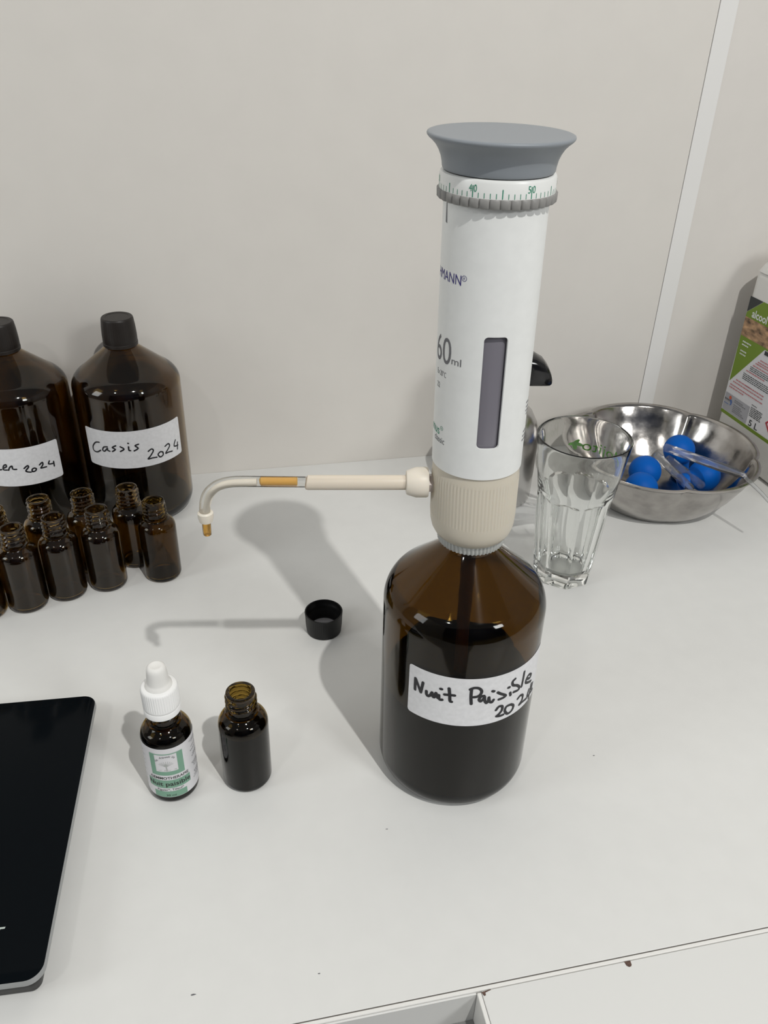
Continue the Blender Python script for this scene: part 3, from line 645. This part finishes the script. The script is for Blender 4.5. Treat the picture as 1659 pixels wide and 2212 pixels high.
def bulb(x, y, z, rx, ry, label, first=None):
    """a rubber teat: round bulb with a short neck; rotated about its centre"""
    if first is None:
        R = 0.0166
        o = lathe('rubber_bulb', arc(0, 0, R, R, 90, -52, 26) + [(0.0100, -0.0150), (0.0094, -0.0175), (0.0092, -0.0220), (0.0096, -0.0262), (0.0090, -0.0268), (0.0066, -0.0268), (0.0064, -0.0200), (0.0, -0.0195)], MBLUE, None, n=56, smooth=50)
    else:
        o = first.copy(); C.objects.link(o)
    o.location = (x, y, z); o.rotation_euler = (radians(rx), radians(ry), 0)
    return tag(o, label, 'rubber bulb', 'blue rubber bulbs in the steel bowl')
bl0 = bulb(0.4884, 0.7150, 0.0340, -8, -12, 'blue rubber bulb furthest back in the steel bowl, standing upright')
bulb(0.4327, 0.6835, 0.0300, 35, -25, 'blue rubber bulb at the left in the bowl, half hidden by the one before it', bl0)
bulb(0.4122, 0.6514, 0.0300, 30, -35, 'blue rubber bulb at the left in the bowl, nearest its front rim', bl0)
bulb(0.4960, 0.6725, 0.0250, 0, 75, 'blue rubber bulb at the right in the bowl, under the long glass pipette', bl0)
def pipette(pts, rads, label):
    o = finish(tube(bmesh.new(), pts, rads, 24, True), 'glass_pipette', MPLAST2, None, 50)
    return tag(o, label, 'pipette', 'clear pipette tubes in the steel bowl')
MPLAST2 = glass('thin_clear_tube', (0.95, 0.955, 0.96), 1.25, 0.05, 0.75, milk=0.10)
pipette(smoothpts([(0.4700, 0.7120, 0.0400), (0.4739, 0.6853, 0.0464), (0.4778, 0.6585, 0.0528), (0.4817, 0.6318, 0.0592), (0.4856, 0.6050, 0.0656), (0.4862, 0.5960, 0.0655), (0.4930, 0.5780, 0.0590), (0.5000, 0.5630, 0.0500)], 3),
        [0.0046] * 8 + [0.0046, 0.0046, 0.0044, 0.0040, 0.0034, 0.0028, 0.0024, 0.0021, 0.0019, 0.0018, 0.0017, 0.0016, 0.0015, 0.0014], 'long clear pipette resting on the bowl rim, its thin tip bent over the right side')
def closed_tube(a, b, r):
    a, b = Vector(a), Vector(b); d = (b - a).normalized(); L = (b - a).length
    ps = [a + d * x for x in (0, 0.0006, L - r * 0.9, L - r * 0.5, L - r * 0.15, L)]
    return ps, [r * 0.8, r, r, r * 0.86, r * 0.5, r * 0.1]
pipette(*closed_tube((0.4620, 0.7150, 0.0300), (0.4685, 0.6480, 0.0245), 0.0044), 'short clear tube in the bowl, the left one of two lying side by side')
pipette(*closed_tube((0.4720, 0.7080, 0.0290), (0.4835, 0.6510, 0.0245), 0.0044), 'short clear tube in the bowl, the right one of two lying side by side')

# ------------------------------------------------------------------ steel jug behind the dispenser
kt = thing('steel_jug', 'small steel jug with a black beaked lid, mostly hidden behind the dispenser', 'jug', (0.2755, 0.7200, 0))
lathe('jug_body', [(0, 0.0), (0.0400, 0.0), (0.0428, 0.0015), (0.0436, 0.006), (0.0440, 0.03), (0.0446, 0.058), (0.0440, 0.072), (0.0415, 0.084), (0.0360, 0.0945), (0.0290, 0.1010), (0.0235, 0.1060), (0.0225, 0.1130), (0, 0.1130)], MSTEEL2, kt, n=72, smooth=50)
lathe('lid', [(0, 0.1128), (0.0240, 0.1128), (0.0250, 0.1140), (0.0250, 0.1220), (0.0242, 0.1300), (0.0215, 0.1400), (0.0160, 0.1480), (0.0080, 0.1520), (0, 0.1530)], MGLOSSB, kt, n=64, smooth=60)
# beak: a rounded wedge that juts to the right
bm = bmesh.new()
secs = []
for s, zt_, hw in ((0.006, 0.1580, 0.016), (0.020, 0.1575, 0.0158), (0.031, 0.1555, 0.0150), (0.0395, 0.1508, 0.0135), (0.0445, 0.1450, 0.0120), (0.0480, 0.1385, 0.0098), (0.0500, 0.1325, 0.0070), (0.0507, 0.1290, 0.0040)):
    zb = 0.1250 if s < 0.048 else 0.1250 + (s - 0.048) * 0.6; row = []
    for u in range(20):
        q = 2 * pi * u / 20; cx_, cz_ = cos(q), sin(q)
        e = 0.55
        px_ = math.copysign(abs(cx_) ** e, cx_); pz_ = math.copysign(abs(cz_) ** e, cz_)
        row.append(bm.verts.new((s, hw * px_, (zt_ + zb) / 2 + (zt_ - zb) / 2 * pz_)))
    secs.append(row)
for a, b in zip(secs, secs[1:]):
    for k in range(20): bm.faces.new((a[k], a[(k + 1) % 20], b[(k + 1) % 20], b[k]))
bm.faces.new(list(reversed(secs[0]))); bm.faces.new(secs[-1])
bmesh.ops.recalc_face_normals(bm, faces=bm.faces)
bmesh.ops.rotate(bm, verts=bm.verts, matrix=Matrix.Rotation(radians(-12), 3, 'Z'))
finish(bm, 'beak', MGLOSSB, kt, 60)

# ------------------------------------------------------------------ canister at the right edge
cn = thing('canister', 'white plastic canister with a green alcool label, at the right edge', 'canister', (0.5745, 0.7799, 0), radians(-86.48 + 90))
# local: -y runs along the labelled face towards the viewer, +x into the body
bm = box(bmesh.new(), 0, 0.135, -0.195, 0.004, 0.0, 0.212, 0.010, 4)
finish(bm, 'body', MCAN, cn, 40)
bm = bmesh.new()
rows = []
for d, z in ((0.0, 0.208), (0.003, 0.215), (0.012, 0.230), (0.028, 0.243), (0.045, 0.249)):
    p = rrect(0.0 + d * 0.8, 0.135 - d * 0.8, -0.195 + d, 0.004 - d, 0.010)
    rows.append([bm.verts.new((x, y, z)) for x, y in p])
for a, b in zip(rows, rows[1:]):
    for k in range(len(a)): bm.faces.new((a[k], a[(k + 1) % len(a)], b[(k + 1) % len(a)], b[k]))
bm.faces.new(rows[-1])
finish(bm, 'shoulder', MCAN, cn, 60)
lathe('screw_lid', [(0, 0.247), (0.024, 0.247), (0.025, 0.249), (0.025, 0.271), (0.0235, 0.273), (0, 0.273)], MWCAP, cn, 96, lambda r, z, t: r + (0.0004 * cos(32 * t) if r > 0.0236 and z > 0.248 else 0), loc=(0.0675, -0.15, 0))
bm = tube(bmesh.new(), smoothpts([(0.0675, -0.03, 0.238), (0.0675, -0.04, 0.262), (0.0675, -0.07, 0.270), (0.0675, -0.10, 0.262), (0.0675, -0.112, 0.240)], 5), 0.009, 16)
finish(bm, 'handle', MCAN, cn, 60)
# the label: u = distance from its far edge (mm), v = height (mm)
def face_print(name, m, fn, off, parent):
    bm = bmesh.new(); fn(bm)
    for v in bm.verts: v.co = Vector((-off, -v.co.x / 1000, v.co.y / 1000))
    bm.normal_update()
    for f_ in bm.faces:
        if f_.normal.x > 0: f_.normal_flip()
    return finish(bm, name, m, parent, 0)
U1 = 142
cl_ = face_print('label', MPAPER2, lambda bm: rect(bm, 0.3, U1, 44.5, 181, 1.0), 0.0001, cn)
def f(bm):
    poly(bm, [(22.5, 181), (U1 - 1, 181), (U1 - 1, 135.5), (42.9, 135.5), (1.5, 83), (0.4, 138), (0.4, 160), (0.6, 163.5)])
    rect(bm, 0.4, U1 - 0.2, 44.6, 48.6)
face_print('green_print', MLIME, f, 0.0002, cl_)
def f(bm):
    poly(bm, [(0.6, 181), (22.0, 181), (0.6, 163.8)]); rect(bm, 44, U1 - 1, 130.5, 134.8)
    random.seed(7)
    def lines(u, v, n, w, h, st, rag=6):
        for i in range(n):
            x = u; e = u + w - random.uniform(0, rag)
            while x < e:
                d = random.uniform(1.0, 4.5); rect(bm, x, min(x + d, e), v - i * st, v - i * st + h); x += d + 0.7
    lines(29, 110.5, 3, 55, 0.9, 2.0); lines(21, 100, 4, 60, 0.9, 2.0); lines(46.8, 73.0, 1, 9, 0.9, 2); lines(46.8, 70, 6, 20, 1.0, 1.9, 3)
face_print('black_print', MLABB, f, 0.0004, cl_)['kind'] = 'stuff'
face_print('volume_lettering', MLABB, lambda bm: text(bm, '5 L', 49.5, 50.0, 7.0, width=15.5, bold=0.01), 0.0004, cl_)
def f(bm):
    rect(bm, 0.5, 62, 137.5, 158.5)
face_print('wheat_picture', MWHEAT, f, 0.0003, cl_)
face_print('alcool_lettering', MWHITEP, lambda bm: text(bm, 'alcool', 9.8, 160.8, 8.2, width=25, bold=0.02), 0.0004, cl_)
def f(bm):
    random.seed(8)
    for u, v, n in ((6.5, 131.5, 15), (6.5, 128, 11), (6.5, 121, 9), (6.5, 117.5, 10)):
        x = u
        while x < u + n: d = random.uniform(1.2, 3); rect(bm, x, x + d, v, v + 1.5); x += d + 0.6
face_print('white_print', MWHITEP, f, 0.0004, cl_)['kind'] = 'stuff'
def f(bm):
    random.seed(9)
    for u, v, w in ((41, 122, 50), (38, 119, 48), (35, 116.5, 22), (32, 113, 44), (24, 104, 30), (12, 88, 45), (8, 84.5, 50), (4.5, 80, 56), (4, 76.8, 24), (30, 88, 8)):
        x = u
        while x < u + w: d = random.uniform(1.0, 4); rect(bm, x, x + d, v, v + 1.3); x += d + 0.6
face_print('red_print', MREDP, f, 0.0004, cl_)['kind'] = 'stuff'
face_print('grey_print', MBOXG, lambda bm: rect(bm, 1.5, 45, 49.2, 69.8), 0.0003, cl_)
def f(bm):
    poly(bm, [(11 + 2.2 * cos(2 * pi * i / 14), 66.0 + 2.2 * sin(2 * pi * i / 14)) for i in range(14)])
face_print('logo_dot', MORNG, f, 0.0005, cl_)
def f(bm):
    poly(bm, [(11.0, 63.8), (13.5, 64.6), (15.5, 62.2), (15.0, 58.6), (12.5, 57.0), (13.2, 60.0)])
    rect(bm, 2.5, 10.5, 57.2, 57.9)
face_print('logo_swoosh', MBLUEP, f, 0.0005, cl_)
def f(bm):
    random.seed(10)
    for v, w, u in ((61.5, 9, 2.2), (66, 14, 19), (64, 18, 19), (60.5, 12, 19), (58.5, 14, 19), (56.5, 13, 19), (54.5, 18, 19), (52.5, 19, 19)):
        x = u
        while x < u + w: d = random.uniform(1, 3.5); rect(bm, x, x + d, v, v + (0.7 if u > 10 else 2.0)); x += d + 0.5
face_print('fine_print', MGREYP, f, 0.0005, cl_)['kind'] = 'stuff'
def f(bm):
    cxx, cyy, s = 89, 64.5, 14
    stroke(bm, [(cxx - s, cyy), (cxx, cyy + s)], 2, 1); stroke(bm, [(cxx, cyy + s), (cxx + s, cyy)], 2, 1); stroke(bm, [(cxx + s, cyy), (cxx, cyy - s)], 2, 1); stroke(bm, [(cxx, cyy - s), (cxx - s, cyy)], 2, 1)
face_print('hazard_diamond', MREDS, f, 0.0004, cl_)
